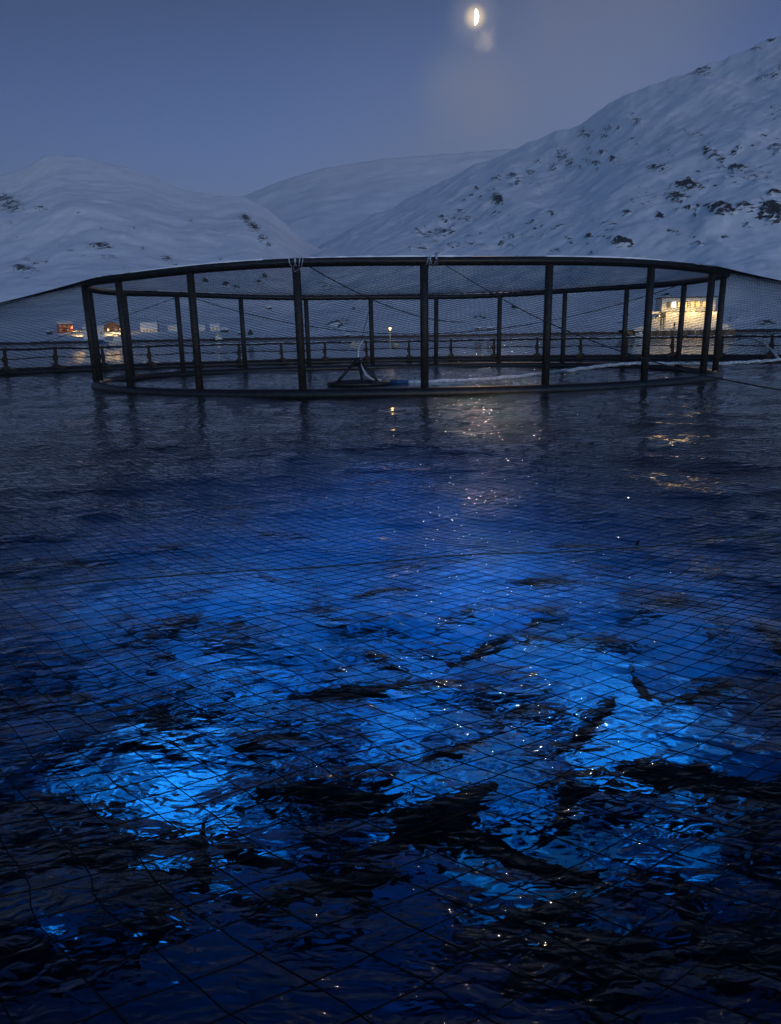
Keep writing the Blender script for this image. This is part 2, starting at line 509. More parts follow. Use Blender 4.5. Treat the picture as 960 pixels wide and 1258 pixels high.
ridgeA = [(-420, 330), (-260, 300), (-120, 262), (-50, 236), (0, 216), (30, 206), (52, 194), (68, 189), (100, 193), (130, 200), (175, 212), (215, 231), (265, 241), (300, 242),
          (330, 258), (365, 290), (400, 312), (450, 345), (520, 372), (620, 388), (900, 396), (1300, 398)]
ridgeB = [(-300, 300), (100, 270), (250, 256), (305, 238), (340, 224), (400, 207), (470, 196), (540, 190), (590, 186), (640, 182), (720, 176), (900, 170), (1300, 170)]
ridgeC = [(-300, 405), (100, 400), (220, 385), (300, 345), (350, 322), (390, 303), (440, 275), (500, 244), (560, 213), (600, 197), (630, 184), (665, 170), (700, 156), (718, 149),
          (730, 137), (740, 131), (757, 121), (800, 105), (850, 87), (900, 69), (960, 43), (1060, 8), (1250, -50), (1500, -90)]
shore = [(-1.2, 640), (-.5, 640), (-.2, 700), (.1, 760), (.4, 620), (.7, 600), (1.2, 640)]
hillA, gA = terrain('hill_west', ridgeA, shore, [(-1.2, 2300), (-.4, 2500), (-.1, 2300), (.1, 1600), (1.2, 1500)], 620, 300, -1.1, .75, 55, rocksA, power=1.5, gully=.5, ridge_noise=.5, seed=2.0, foot=5)
hillB, gB = terrain('hill_distant', ridgeB, [(-1.2, 2200), (1.2, 2200)], [(-1.2, 5200), (1.2, 5200)], 300, 120, -.9, .9, 60, (), power=1.1, gully=.35, ridge_noise=.25, seed=5.0)
hillC, gC = terrain('hill_east', ridgeC, [(-1.2, 720), (-.2, 730), (.1, 760), (.4, 620), (.7, 600), (1.2, 640)], [(-1.2, 1700), (-.3, 2400), (.0, 2400), (.3, 1800), (.5, 1500), (1.2, 1500)],
                    760, 420, -.75, 1.2, 60, rocksC, power=1.3, gully=1.0, ridge_noise=1.3, seed=9.0, foot=6)
bvh = [BVHTree.FromPolygons([Vector(p) for p in P.tolist()], Fq.tolist()) for P, Fq in (gA, gC)]


def ground_hit(px, py):
    r = ray(px, py).normalized(); best = None
    for b in bvh:
        h = b.ray_cast(Vector((0, 0, EYE)), r)
        if h[0] is not None and (best is None or h[3] < best[1]): best = (h[0], h[3])
    if best is None: return at(px, py, 700)
    return best[0]


# ------------------------------------------------------------------ water with underwater light
WATER_DENS = 0.2
wm = bpy.data.materials.new('sea water'); wm.use_nodes = True; t = wm.node_tree
for n in list(t.nodes):
    if n.type != 'OUTPUT_MATERIAL': t.nodes.remove(n)
out = t.nodes['Material Output']
fr = t.nodes.new('ShaderNodeBsdfPrincipled')
fr.inputs['Base Color'].default_value = (1, 1, 1, 1); fr.inputs['Roughness'].default_value = .018
fr.inputs['Transmission Weight'].default_value = 1; fr.inputs['IOR'].default_value = 1.333
ge = t.nodes.new('ShaderNodeNewGeometry')


def wn(scale, det, mp=(1, 1, 1), rot=0.0, dist=0.0):
    m_ = t.nodes.new('ShaderNodeMapping'); m_.inputs['Scale'].default_value = mp; m_.inputs['Rotation'].default_value = (0, 0, rot)
    t.links.new(ge.outputs['Position'], m_.inputs[0])
    n = t.nodes.new('ShaderNodeTexNoise'); n.inputs['Scale'].default_value = scale; n.inputs['Detail'].default_value = det
    n.inputs['Distortion'].default_value = dist
    t.links.new(m_.outputs[0], n.inputs['Vector']); return n.outputs['Fac']


b0 = t.nodes.new('ShaderNodeBump'); b0.inputs['Strength'].default_value = 1.0; b0.inputs['Distance'].default_value = .22
t.links.new(wn(.22, 1, (.55, 1.5, 1), .1, .5), b0.inputs['Height'])
b1 = t.nodes.new('ShaderNodeBump'); b1.inputs['Strength'].default_value = 1.0; b1.inputs['Distance'].default_value = .056
t.links.new(b0.outputs[0], b1.inputs['Normal'])
t.links.new(wn(2.4, 1.5, (1, 1.7, 1), .3, .8), b1.inputs['Height'])
b2 = t.nodes.new('ShaderNodeBump'); b2.inputs['Strength'].default_value = 1.0; b2.inputs['Distance'].default_value = .018
t.links.new(wn(8.5, 1.6, (1, 1.8, 1), -.35, .9), b2.inputs['Height']); t.links.new(b1.outputs[0], b2.inputs['Normal'])
t.links.new(b2.outputs[0], fr.inputs['Normal'])
t.links.new(fr.outputs[0], out.inputs['Surface'])
vs = t.nodes.new('ShaderNodeVolumeScatter'); vs.inputs['Color'].default_value = (.45, .75, 1, 1); vs.inputs['Density'].default_value = WATER_DENS
vs.inputs['Anisotropy'].default_value = 0.1
va = t.nodes.new('ShaderNodeVolumeAbsorption'); va.inputs['Color'].default_value = (.03, .57, .78, 1); va.inputs['Density'].default_value = .8
ad = t.nodes.new('ShaderNodeAddShader'); t.links.new(vs.outputs[0], ad.inputs[0]); t.links.new(va.outputs[0], ad.inputs[1])
t.links.new(ad.outputs[0], out.inputs['Volume'])

rr = [0.0]
r_ = .5
while r_ < 9000:
    rr.append(r_)
    r_ += max(.04, .011 * r_) if r_ < 80 else .05 * r_
rr = np.array(rr[1:])
th = np.concatenate([np.linspace(-R(38), R(38), 420), np.linspace(R(38), R(322), 60)[1:-1]])
TH, RR = np.meshgrid(th, rr)
WX, WY = RR * np.sin(TH), RR * np.cos(TH)


def wave(X, Y, D):
    z = np.zeros_like(X)
    g = np.random.default_rng(3)
    for i in range(46):
        lam = .28 * (1.085 ** i)
        a = g.normal(1.25, .75)
        ph = g.random() * 6.28
        k = 2 * math.pi / lam
        amp = lam * .0039 * (1.0 if lam < 2 else 2 / lam)
        fade = np.clip(1.4 - D * .02 / lam, 0, 1)
        z += amp * fade * np.sin(k * (X * math.cos(a) + Y * math.sin(a)) + ph + .8 * np.sin(.35 * k * (Y * math.cos(a) - X * math.sin(a)) + ph * 2))
    gust = .5 + 1.0 * fbm(X / 5 + 3, Y / 7 + 1, 3)
    return z * gust


WZ = wave(WX, WY, RR) * (1 - ss(60, 110, RR))
P = np.stack([WX, WY, WZ], -1).reshape(-1, 3)
nr, nc = WX.shape
i = np.arange(nr - 1)[:, None] * nc; j = np.arange(nc)[None, :]; j2 = (j + 1) % nc
Ftop = np.stack([i + j, i + nc + j, i + nc + j2, i + j2], -1).reshape(-1, 4)
base = nr * nc
low = P[(nr - 1) * nc:].copy(); low[:, 2] = -45
inner = P[:nc]; c0 = base + nc
P2 = np.concatenate([P, low, [[0, 0, inner[:, 2].mean()]], [[0, 0, -45]]])
jj = np.arange(nc); jn = (jj + 1) % nc
side = np.stack([(nr - 1) * nc + jj, base + jj, base + jn, (nr - 1) * nc + jn], 1)
me = bpy.data.meshes.new('water')
faces = [tuple(q) for q in np.concatenate([Ftop, side]).tolist()] + [(int(a), int(b), c0) for a, b in zip(jj, jn)] + [(int(base + b), int(base + a), c0 + 1) for a, b in zip(jj, jn)]
me.from_pydata(P2.tolist(), [], faces); me.update()
me.polygons.foreach_set('use_smooth', [True] * len(me.polygons))
me.materials.append(wm)
water = bpy.data.objects.new('water', me); COL.objects.link(water); water['kind'] = 'structure'
import bmesh
bm = bmesh.new(); bm.from_mesh(me); bmesh.ops.recalc_face_normals(bm, faces=bm.faces[:]); bm.to_mesh(me); bm.free()

BLUE = (.13, .52, 1.0)
def below(px, py, dep):
    """the point dep metres below the surface that is seen at a photo pixel through level water, and its distance"""
    s = atz(px, py, 0); d = ray(px, py).normalized(); hx = Vector((d.x, d.y, 0)) / 1.333
    dd = Vector((hx.x, hx.y, -math.sqrt(1 - hx.length_squared)))
    return s + dd * (dep / -dd.z), (s - Vector((0, 0, EYE))).length + dep / -dd.z


for (px, py, dep, e, sz) in ((260, 850, 2.2, 260, .8), (480, 820, 2.6, 290, 1.0), (730, 820, 2.2, 260, .8), (300, 730, 2.8, 300, 1.2), (600, 720, 2.8, 290, 1.2), (430, 650, 3.2, 230, 1.4), (140, 760, 2.6, 110, 1.0), (850, 760, 2.6, 110, 1.0), (480, 590, 3.6, 200, 1.6)):
    d_ = bpy.data.lights.new('underwater_light', 'AREA'); d_.shape = 'DISK'; d_.size = sz; d_.energy = e * .8; d_.color = BLUE
    o = bpy.data.objects.new('underwater_light', d_); COL.objects.link(o)
    o.location = below(px, py, dep)[0]; o.rotation_euler = Vector((0, .72, -.69)).to_track_quat('-Z', 'Y').to_euler()
for (px, py, dep, e) in ((222, 985, 4.2, 30), (165, 940, 4.4, 11), (768, 905, 4.2, 26), (860, 940, 4.4, 9), (510, 920, 4.6, 24), (640, 870, 4.8, 20), (330, 930, 4.6, 14), (600, 1010, 4.4, 7), (420, 820, 5.0, 20), (690, 1050, 4.0, 3), (300, 820, 5, 24), (700, 790, 5, 18), (560, 770, 5.2, 18), (450, 730, 5.4, 16), (330, 740, 5.4, 14), (640, 730, 5.4, 14)):
    point_light('underwater_light', below(px, py, dep)[0], e * .9, BLUE, .5)


# ------------------------------------------------------------------ net support ring
RX, RY, RC = 15.05, 12.5, Vector((.87, 41.1, 0))
RTOP = 4.55
angs = [-74.7, -49.1, -32.1, -15.2, 1.6, 18.7, 36.6, 55.2, 78.5, 101.7, 121, 138.4, 155.3, 171.2, 187.2, 203.4, 220.5, 238.9, 257.5, 277.5]
ring = empty('net_support_ring', (RC.x, RC.y, 0))
tag(ring, 'large black pipe ring on posts afloat on the water, holding up the bird net', 'support ring')


def ell(a, z, k=1.0, c=True):
    p = Vector((RX * k * math.sin(R(a)), -RY * k * math.cos(R(a)), z)); return p


def wob(a, s): return .05 * math.sin(R(a) * 3 + s) + .03 * math.sin(R(a) * 7 + s * 2)


MB().tube([ell(a, .06 + .3 * wob(a, 1), 1.003) for a in range(0, 360, 2)], .21, 12, closed=True).build('bottom_pipe', M['pipe'], ring, True)
MB().tube([ell(a, RTOP + wob(a, 2), 1.008) for a in range(0, 360, 2)], .155, 12, closed=True).build('top_pipe', M['pipe'], ring, True)
for a in angs:
    p0, p1 = ell(a, .1), ell(a, RTOP + wob(a, 2) - .12, 1.008)
    lean = Vector((random.uniform(-.06, .06), 0, 0))
    MB().tube([p0, p0.lerp(p1, .5) + lean * .3, p1 + lean * .5], .145, 12).build('post', M['post'], ring, True)
# rope lashings on the two front posts, and frost lying on the top pipe
for a in (-15.2, 2.6):
    m_ = MB()
    for k in range(5):
        c = ell(a + (k - 2) * .35, RTOP + wob(a, 2), 1.008); q = random.uniform(-.08, .08)
        m_.tube([c + Vector((q * math.cos(s_ * 1.2), math.cos(s_) * .18, math.sin(s_) * .18)) for s_ in [x * math.pi / 5 for x in range(10)]], .018, 5, closed=True)
    c = ell(a, RTOP + wob(a, 2) - .2, 1.008) + Vector((.12, -.12, 0))
    m_.tube([c, c + Vector((.05, -.03, -.25)), c + Vector((.10, 0, -.42))], .014, 5)
    m_.tube([c, c + Vector((-.2, -.05, -.12)), c + Vector((-.22, -.05, .05))], .012, 5)
    m_.build('lashing', M['white_rope'], ring, True)
for a0, a1 in ((-76, -56), (-52, -20), (-14, 8), (18, 40), (48, 80), (185, 245), (250, 275), (120, 150)):
    MB().tube([ell(a, RTOP + wob(a, 2) + .128, 1.008) for a in np.linspace(a0, a1, 24)], [.045 + .04 * random.random() for _ in range(24)], 6).build('frost', M['snow'], ring, True)

# ------------------------------------------------------------------ near pen's collar
PC, PR = Vector((.9, 32.6, 0)), 33.0
collar = empty('pen_collar', PC)
tag(collar, 'round floating walkway collar with black handrail, brown brackets and snow encircling the ring', 'pen collar')


def circ(a, r, z): return Vector((r * math.sin(R(a)), -r * math.cos(R(a)), z))


RNG = range(0, 360, 2)
MB().tube([circ(a, PR - .1, .12) for a in RNG], .22, 10, closed=True).build('float_pipe', M['pipe'], collar, True)
MB().tube([circ(a, PR + .75, .12) for a in RNG], .22, 10, closed=True).build('float_pipe', M['pipe'], collar, True)
MB().tube([circ(a, PR, 1.62 + .03 * math.sin(a * .9)) for a in RNG], .075, 8, closed=True).build('handrail', M['pipe'], collar, True)
MB().tube([circ(a, PR, 1.03 + .05 * math.sin(a * .7)) for a in RNG], .04, 6, closed=True).build('mid_rail', M['pipe'], collar, True)
for a in range(100, 262, 6):
    if random.random() < .8:
        n_ = 10; MB().tube([circ(x, PR, 1.685 + .03 * math.sin(x * .9)) for x in np.linspace(a, a + random.uniform(3, 6.2), n_)], [random.uniform(.03, .055) for _ in range(n_)], 5).build('snow_cover', M['snow'], collar, True)
wk = MB()
for a in range(0, 360, 3):
    wk.box((circ(a, PR + .33, .38)), (1.70, .5, .06), rz=R(a))
wk.build('walkway', M['bracket'], collar)
NST = 61
stx = [a for a in np.arange(NST) * 360 / NST + 1.5 if 95 < a < 265 or 15 < a < 345]
proto = MB()
proto.box((0, 0, .95), (.20, .22, 1.35), taper=.75)
proto.box((0, .4, .36), (.34, 1.25, .2)); proto.box((.0, 0, .42), (.42, .42, .22)); proto.box((0, 0, 1.62), (.2, .2, .2)); proto.box((.03, 0, .98), (.26, .26, .34))
pm = proto.build('stanchion', M['bracket'], collar)
first = True
for a in stx:
    o = pm if first else pm.copy()
    if not first: COL.objects.link(o); o.parent = collar
    first = False
    p = circ(a, PR, random.uniform(-.03, .03)); o.location = p; o.rotation_euler = (random.uniform(-.03, .03), random.uniform(-.05, .05), R(a))

# ------------------------------------------------------------------ bird net
CELL = .085


def net_z(x, y):
    ex = np.sqrt(((x - RC.x) / (RX * 1.008)) ** 2 + ((y - RC.y) / (RY * 1.008)) ** 2)
    q = np.sqrt((x - PC.x) ** 2 + (y - PC.y) ** 2)
    do = np.maximum(PR - q, 0); dr = np.maximum(ex - 1, 0) * 13.3
    tt = np.clip(dr / (dr + do + 1e-6), 0, 1)
    near = ss(34, 8, y) if False else np.clip((30 - y) / 22, 0, 1)
    pe = 1.7 + 1.4 * near
    zo = .82 + (RTOP + .12 - .82) * (1 - tt) ** pe + .95 * tt ** 12
    zo = zo + .07 * (fbm(x / 1.6 + 4, y / 1.6, 3) - .5) * 2 * np.clip(dr, 0, 1) * np.clip(do, 0, 1) * ss(18, 10, y)
    zi = RTOP + .12 - .35 * (1 - ex ** 2)
    return np.where(ex < 1, zi, zo)


def net_xy_jit(x, y, s):
    j1 = (fbm(x / .8 + 11 + s, y / .8 + 5, 3) - .5) * .10
    j2 = (vnoise(x / .09 + 1 + s, y / .09 + 9) - .5) * .016
    return j1 + j2


def net_family(theta, s):
    d = np.array([math.sin(theta), math.cos(theta)]); n = np.array([d[1], -d[0]])
    V, FF = [], []; off = 0
    c = np.array([PC.x, PC.y])
    K = int(PR / CELL)
    tri = [(math.cos(a), math.sin(a)) for a in (math.pi / 2, math.pi * 7 / 6, math.pi * 11 / 6)]
    for k in range(-K, K + 1):
        o = k * CELL; h = math.sqrt(max(0, (PR - .02) ** 2 - o * o))
        if h < .3: continue
        p0 = c + n * o
        # closest approach to the camera
        sc_ = -np.dot(p0, d); dm = abs(np.dot(p0, n))
        pts = [-h]; x = -h
        while x < h:
            D = math.hypot(dm, x - sc_); yy = (p0 + d * x)[1]
            st = max(.06, .022 * D) if yy > -1 else .6
            x = x + min(st, 1.1); pts.append(min(x, h))
        S = np.array(pts); XX = p0[0] + d[0] * S; YY = p0[1] + d[1] * S
        if XX.max() < -40: continue
        jit = net_xy_jit(XX, YY, s); XX = XX + n[0] * jit; YY = YY + n[1] * jit
        YY = YY + .08 * XX ** 2 / (1 + XX ** 2 / 14) * (1 - ss(9, 20, YY)) * ss(-.3, 1.2, YY)
        ZZ = net_z(XX, YY); D = np.sqrt(XX ** 2 + YY ** 2 + (ZZ - EYE) ** 2)
        far = ss(13, 20, D); main = (k % 2 == 0)
        rad = .00095 + .0004 * (vnoise(XX * 11, YY * 11)) + far * (.0042 if main else -.0006) * ss(46, 34, YY) - .0005 * ss(38, 44, YY)
        exx = np.sqrt(((XX - RC.x) / RX) ** 2 + ((YY - RC.y) / RY) ** 2)
        rad = rad 
        rad = np.where(exx < 1.01, .0012 if main else .0003, rad); rad = rad * (1 - .88 * ss(14, 16.5, np.abs(XX - RC.x)) * ss(18, 30, YY))
        m_ = len(S)
        ring_ = []
        for (ca, sa) in tri:
            ring_.append(np.stack([XX + n[0] * rad * ca, YY + n[1] * rad * ca, ZZ + rad * sa], 1))
        A = np.stack(ring_, 1).reshape(-1, 3); V.append(A)
        i_ = np.arange(m_ - 1)[:, None] * 3; j_ = np.arange(3)[None, :]; jn_ = (j_ + 1) % 3
        FF.append((off + np.stack([i_ + j_, i_ + jn_, i_ + 3 + jn_, i_ + 3 + j_], -1)).reshape(-1, 4)); off += m_ * 3
    return np.concatenate(V), np.concatenate(FF)


V1, F1 = net_family(R(-41), 0.0)
V2, F2 = net_family(R(50), 40.0)
net = mesh_obj('bird_net', np.concatenate([V1, V2]), np.concatenate([F1, F2 + len(V1)]), M['net'], smooth=False)
tag(net, 'fine dark square mesh bird net stretched over the pen from handrail to ring', 'net')


def net_rope(pts2, r, m, name='seam_rope', n=60, lift=.0):
    """a rope sewn into the net, following its surface through plan points"""
    P_ = []
    for i_ in range(len(pts2) - 1):
        for k in range(n):
            f = k / n; P_.append((pts2[i_][0] * (1 - f) + pts2[i_ + 1][0] * f, pts2[i_][1] * (1 - f) + pts2[i_ + 1][1] * f))
    P_.append(pts2[-1]); A = np.array(P_); Z = net_z(A[:, 0], A[:, 1]) + lift
    return MB().tube([(a, b, c) for (a, b), c in zip(A, Z)], r, 6).build(name, m, net, True)


# rope across the near field: through photo points on the net's height (about 1.05 m)
a1, a2, a3 = atz(-60, 733, 1.05), atz(320, 692, 1.05), atz(560, 672, 1.05)
net_rope([(a1.x, a1.y), (a2.x, a2.y), (a3.x, a3.y), (a3.x + 9, a3.y + 3)], .0034, M['seam'])
g0 = RC + ell(2.6, 0)
net_rope([(g0.x, g0.y), (3.6, 20.5), (5.5, 14.0), (8.5, 9.0)], .013, M['rope'])
g1 = RC + ell(-74, 0)
net_rope([(g1.x, g1.y), (-22, 30)], .011, M['rope'])
g2 = RC + ell(76, 0)
net_rope([(g2.x, g2.y), (26, 26)], .011, M['rope'])


def hang(p, q, sag, r, m, name, parent=None, n=40):
    p, q = Vector(p), Vector(q)
    return MB().tube([p.lerp(q, i / n) - Vector((0, 0, sag * 4 * (i / n) * (1 - i / n))) for i in range(n + 1)], r, 5).build(name, m, parent, True)


def onring(a): return RC + ell(a, RTOP)


o = hang(onring(236), onring(100), 2.4, .022, M['rope'], 'guy_rope'); tag(o, 'long dark rope sagging right across the inside of the ring', 'rope', 'ropes strung from the ring')
o = hang(onring(238), at(40, 424, 54), .1, .018, M['rope'], 'guy_rope'); tag(o, 'thin rope running down from the ring to the handrail at the far left', 'rope', 'ropes strung from the ring')
o = hang(onring(-14), Vector((4.2, 45, 2.75)), .5, .022, M['rope'], 'guy_rope'); tag(o, 'rope slanting down from the lashed front post into the middle of the ring', 'rope', 'ropes strung from the ring')

# ------------------------------------------------------------------ feed spreader
fs = atz(441, 473, .02); fs_e = empty('feed_spreader', fs)
tag(fs_e, 'small black tripod feed spreader with curved steel spout afloat inside the ring', 'feed spreader')
MB().tube([(1.28 * math.sin(a), .85 * math.cos(a), .06) for a in np.linspace(0, 2 * math.pi, 40)[:-1]], .11, 8, closed=True).build('float_ring', M['pipe'], fs_e, True)
MB().tube([(.95 * math.sin(a), .55 * math.cos(a), .13) for a in np.linspace(0, 2 * math.pi, 32)[:-1]], .07, 8, closed=True).build('float_ring', M['pipe'], fs_e, True)
for q in ((-.95, -.35), (.85, -.25), (.15, .6), (.25, -.6)):
    MB().tube([(q[0], q[1], .12), (q[0] * .15, q[1] * .15, .98)], .065, 8).build('leg', M['pipe'], fs_e, True)
MB().tube([(-.17, 0, .98), (.17, 0, .98)], .13, 8).tube([(0, 0, .85), (0, 0, 1.18)], .10, 8).build('hub', M['pipe'], fs_e, True)
MB().tube([(1.0, -.2, .2), (.62, -.22, .24), (.35, -.2, .42), (.16, -.15, .75), (.05, -.05, 1.0), (0, 0, 1.2), (.02, 0, 1.5), (.1, 0, 1.72), (.24, 0, 1.9)],
          [.045] * 6 + [.05, .05, .055], 8).build('spout', M['steel'], fs_e, True)
o = hang(fs + Vector((.1, 0, 1.75)), onring(187), .1, .016, M['rope'], 'guy_rope'); tag(o, 'rope rising from the feed spreader spout to the far ring pipe', 'rope', 'ropes strung from the ring')

# floating feed hose
hp = [(488, 471), (500, 470), (590, 466.5), (660, 460), (700, 455), (740, 449.5), (775, 446.5), (830, 446.5), (880, 447), (930, 444), (962, 442), (1010, 438)]
hpts = [atz(x, y, .05 if x < 700 else .42) for x, y in hp]
fine = []
for i_ in range(len(hpts) - 1):
    for k in range(8):
        f = k / 8; fine.append(hpts[i_].lerp(hpts[i_ + 1], f) + Vector((0, .10 * math.sin(i_ * 3 + k), .02 * math.sin(k * 1.7 + i_))))
m_ = MB().tube(fine + [hpts[-1]], .085, 8)
hose = m_.build('feed_hose', M['hose'], None, True)
tag(hose, 'pale grey feed hose floating in a long curve from the spreader to the right', 'hose')
MB().tube([hpts[0] + Vector((-.3, .05, .05)), hpts[0] + Vector((.5, 0, .03))], .11, 8).build('coupling', M['blue_hull'], hose, True)
h2 = [at(957, 441, 49), at(948, 430, 53), at(938, 421, 56), at(925, 415.5, 59), at(912, 414, 60), at(905, 418, 60.5)]
o = MB().tube(h2, .08, 8).build('feed_hose', M['hose'], None, True)
tag(o, 'pale hose arching over the handrail at the far right edge', 'hose')

# buoys, lamp
by = atz(634, 476, .05); o = MB().ball((0, 0, .05), (.17, .17, .14)).build('float_buoy', M['buoy_blue'], None, True); o.location = by
tag(o, 'small pale blue float buoy on the water inside the ring', 'buoy')


def block(px, py, label, wd, rnd=False):
    p = at(px, py, 62.5); e = empty('marker_float', p)
    tag(e, label, 'float', 'cream floats hung on the far handrail')
    mb_ = MB()
    if rnd: mb_.ball((0, 0, 0), (wd / 2, .28, .24), 14, 8)
    else:
        mb_.box((0, 0, 0), (wd, .4, .34), taper=.92); mb_.box((0, 0, .2), (wd * .8, .34, .12), taper=.7)
    mb_.build('body', M['buoy'], e, rnd)
    MB().tube([(0, 0, .15), (0, .1, .35)], .03, 5).build('strap', M['rope'], e)


block(437, 424.5, 'cream box-shaped float on the far handrail just behind the spreader spout', .9)
block(486, 424.5, 'rounded cream float beside the lamp post on the far handrail', .62, True)
lp = empty('collar_lamp', at(480, 437.5, 64.5))
tag(lp, 'small warm lamp glowing on a thin pole above the far handrail', 'lamp')
MB().tube([(0, 0, 0), (0, 0, 1.95)], .035, 6).build('pole', M['buoy'], lp)
MB().ball((0, 0, 2.12), (.10, .10, .12)).build('bulb', M['lamp'], lp, True)
MB().box((0, 0, 1.95), (.2, .2, .06)).build('bracket', M['post'], lp)
point_light('lamp_light', (0, -.3, 2.15), 6, (1, .6, .22), .2, lp)

# ------------------------------------------------------------------ feed barge
YB = 350.0
s = YB / F                                               # metres per photo pixel there
b0 = at(835, 411.3, YB); b0.z = 0
barge = empty('feed_barge', b0)
tag(barge, 'floodlit white feed barge with a row of warm windows moored off the right shore', 'feed barge')
X = lambda px: (px - 835) * s
Zp = lambda py: (411.3 - py) * s
D0 = -6.0                                                # front face toward the pen
mb = MB(); mb.box((X(836), 0, .8), ((895 - 778) * s, 13, 2.8)); mb.prism([(X(778), -.6), (X(762), Zp(404)), (X(778), Zp(403.5))], (1, 0, 0), (0, 0, 1), (0, 9, 0), (0, -4.5, 0))
mb.build('hull', M['hull_black'], barge)
mb = MB(); mb.box((X(834), 0, 2.38), ((893 - 774) * s, 12.6, .34)); mb.build('deck', M['cabin_white'], barge)
mb = MB(); mb.box((X(847), .5, (Zp(403) + Zp(384)) / 2), ((880 - 813) * s, 9.5, (403 - 384) * s)); mb.build('deck_house', M['cabin_white'], barge)
mb = MB(); mb.box((X(840), .5, (Zp(384) + Zp(368)) / 2 + .02), ((874 - 811) * s, 8.4, (384 - 368) * s - .1)); mb.build('wheelhouse', M['cabin_white'], barge)
mb = MB(); mb.box((X(842), .5, Zp(367.3)), ((878 - 809) * s, 9.4, .35)); mb.box((X(841), .5, Zp(384) + .05), ((878 - 809) * s, 9.9, .28)); mb.build('roof', M['hull_black'], barge)
fy = .5 - 4.2
wins = [(816, 2.6, 'glass'), (822.5, 5.0, 'white_win'), (829.5, 4.6, 'warm_win'), (836, 4.2, 'warm_win'), (844.5, 4.6, 'warm_win'), (851, 5.0, 'warm_win'), (858.5, 4.6, 'warm_win'), (865.5, 4.0, 'glass')]
for (wx, ww, mm) in wins:
    f = MB(); cx, cz = X(wx), Zp(375.5); w_, h_ = ww * s, 6.2 * s
    f.box((cx, fy - .05, cz + h_ / 2 + .08), (w_ + .3, .16, .16)); f.box((cx, fy - .05, cz - h_ / 2 - .08), (w_ + .3, .16, .16))
    f.box((cx - w_ / 2 - .08, fy - .05, cz), (.14, .16, h_)); f.box((cx + w_ / 2 + .08, fy - .05, cz), (.14, .16, h_))
    wo = f.build('window', M['dark'], barge)
    MB().box((cx, fy - .02, cz), (w_, .06, h_)).build('pane', M[mm], wo)
for (dx, dw, dh) in ((846, 2.4, 8), (824, 2.2, 8), (858, 3.5, 5), (834, 3, 4)):
    MB().box((X(dx), .5 - 4.8, 2.6 + dh * s / 2), (dw * s, .12, dh * s)).build('door', M['hull_black'] if dw < 2.3 else M['steel'], barge)
rl = MB()
for z_ in (3.2, 3.65, 4.0): rl.tube([(X(776), -6.1, z_), (X(892), -6.1, z_)], .045, 5)
for q in range(24): rl.tube([(X(776 + q * 5.04), -6.1, 2.5), (X(776 + q * 5.04), -6.1, 4.0)], .045, 5)
for z_ in (Zp(384) + .7, Zp(384) + 1.2): rl.tube([(X(811), -4.6, z_), (X(877), -4.6, z_)], .04, 5)
rl.build('railing', M['cabin_white'], barge)
eq = MB()
eq.box((X(803), -1, Zp(396)), (10 * s, 5, 14 * s)); eq.box((X(804), -2, Zp(384.5)), (13 * s, 3, 3 * s)); eq.box((X(798), -3, Zp(399)), (3 * s, 2, 7 * s)); eq.box((X(789), -2, Zp(401.5)), (13 * s, 3, 2.6 * s), ry=-.12)
eq.tube([(X(792), -3.2, Zp(401)), (X(776), -3.5, Zp(403.5))], .5, 8); MB().box((X(883), -1, Zp(401)), (10 * s, 5, 4 * s)).box((X(889), -1, Zp(403)), (5 * s, 3, 4 * s)).build('deck_locker', M['cabin_white'], barge)
for q in range(5): eq.tube([(X(799 + q * 3.2), -5, 2.5), (X(799 + q * 3.2), -5, Zp(390 - (q % 2) * 3))], .14, 6)
eq.build('deck_gear', M['cabin_white'], barge)
cr = MB(); cr.tube([(X(808), -4.6, 2.5), (X(808), -4.6, Zp(388)), (X(804), -5, Zp(386)), (X(800), -5.2, Zp(391))], .32, 8); cr.ball((X(808), -4.9, Zp(388)), 1.1, 8, 6); cr.build('crane', M['dark'], barge, False)
for (x0, x1) in ((849, 847), (862, 859)):
    ld = MB()
    for dx in (-.7, .7): ld.tube([(X(x0) + dx, -6.7, .4), (X(x0 - 2) + dx, -6.3, 3.6)], .09, 5)
    for q in range(7): ld.tube([(X(x0 - q * .28) - .7, -6.7 + q * .06, .6 + q * .45), (X(x0 - q * .28) + .7, -6.7 + q * .06, .6 + q * .45)], .05, 4)
    ld.build('ladder', M['cabin_white'], barge)
for (mx_, mt_) in ((840, 358), (876, 350), (852, 361)): MB().tube([(X(mx_), 0, Zp(368)), (X(mx_), 0, Zp(mt_))], .07, 5).build('mast', M['steel'], barge)
for q in range(9): MB().tube([(X(800 + q * 10) + .55 * math.cos(a), -6.7, 1.1 + .55 * math.sin(a)) for a in np.linspace(0, 6.283, 12)[:-1]], .17, 6, closed=True).build('fender', M['pipe'], barge)
for (lx, ly, e_) in ((845, 385.2, 1000), (806, 388, 500), (870, 386.5, 500), (823, 386, 450)):
    MB().ball((X(lx), -5.0, Zp(ly)), (.5, .4, .4)).build('floodlight', M['flood'], barge, True)
    flood_light('flood_light', (X(lx), -8.6, Zp(ly) + .6), e_ * 1.15, (1, .64, .20), .5, barge, (0, .93, -.36))

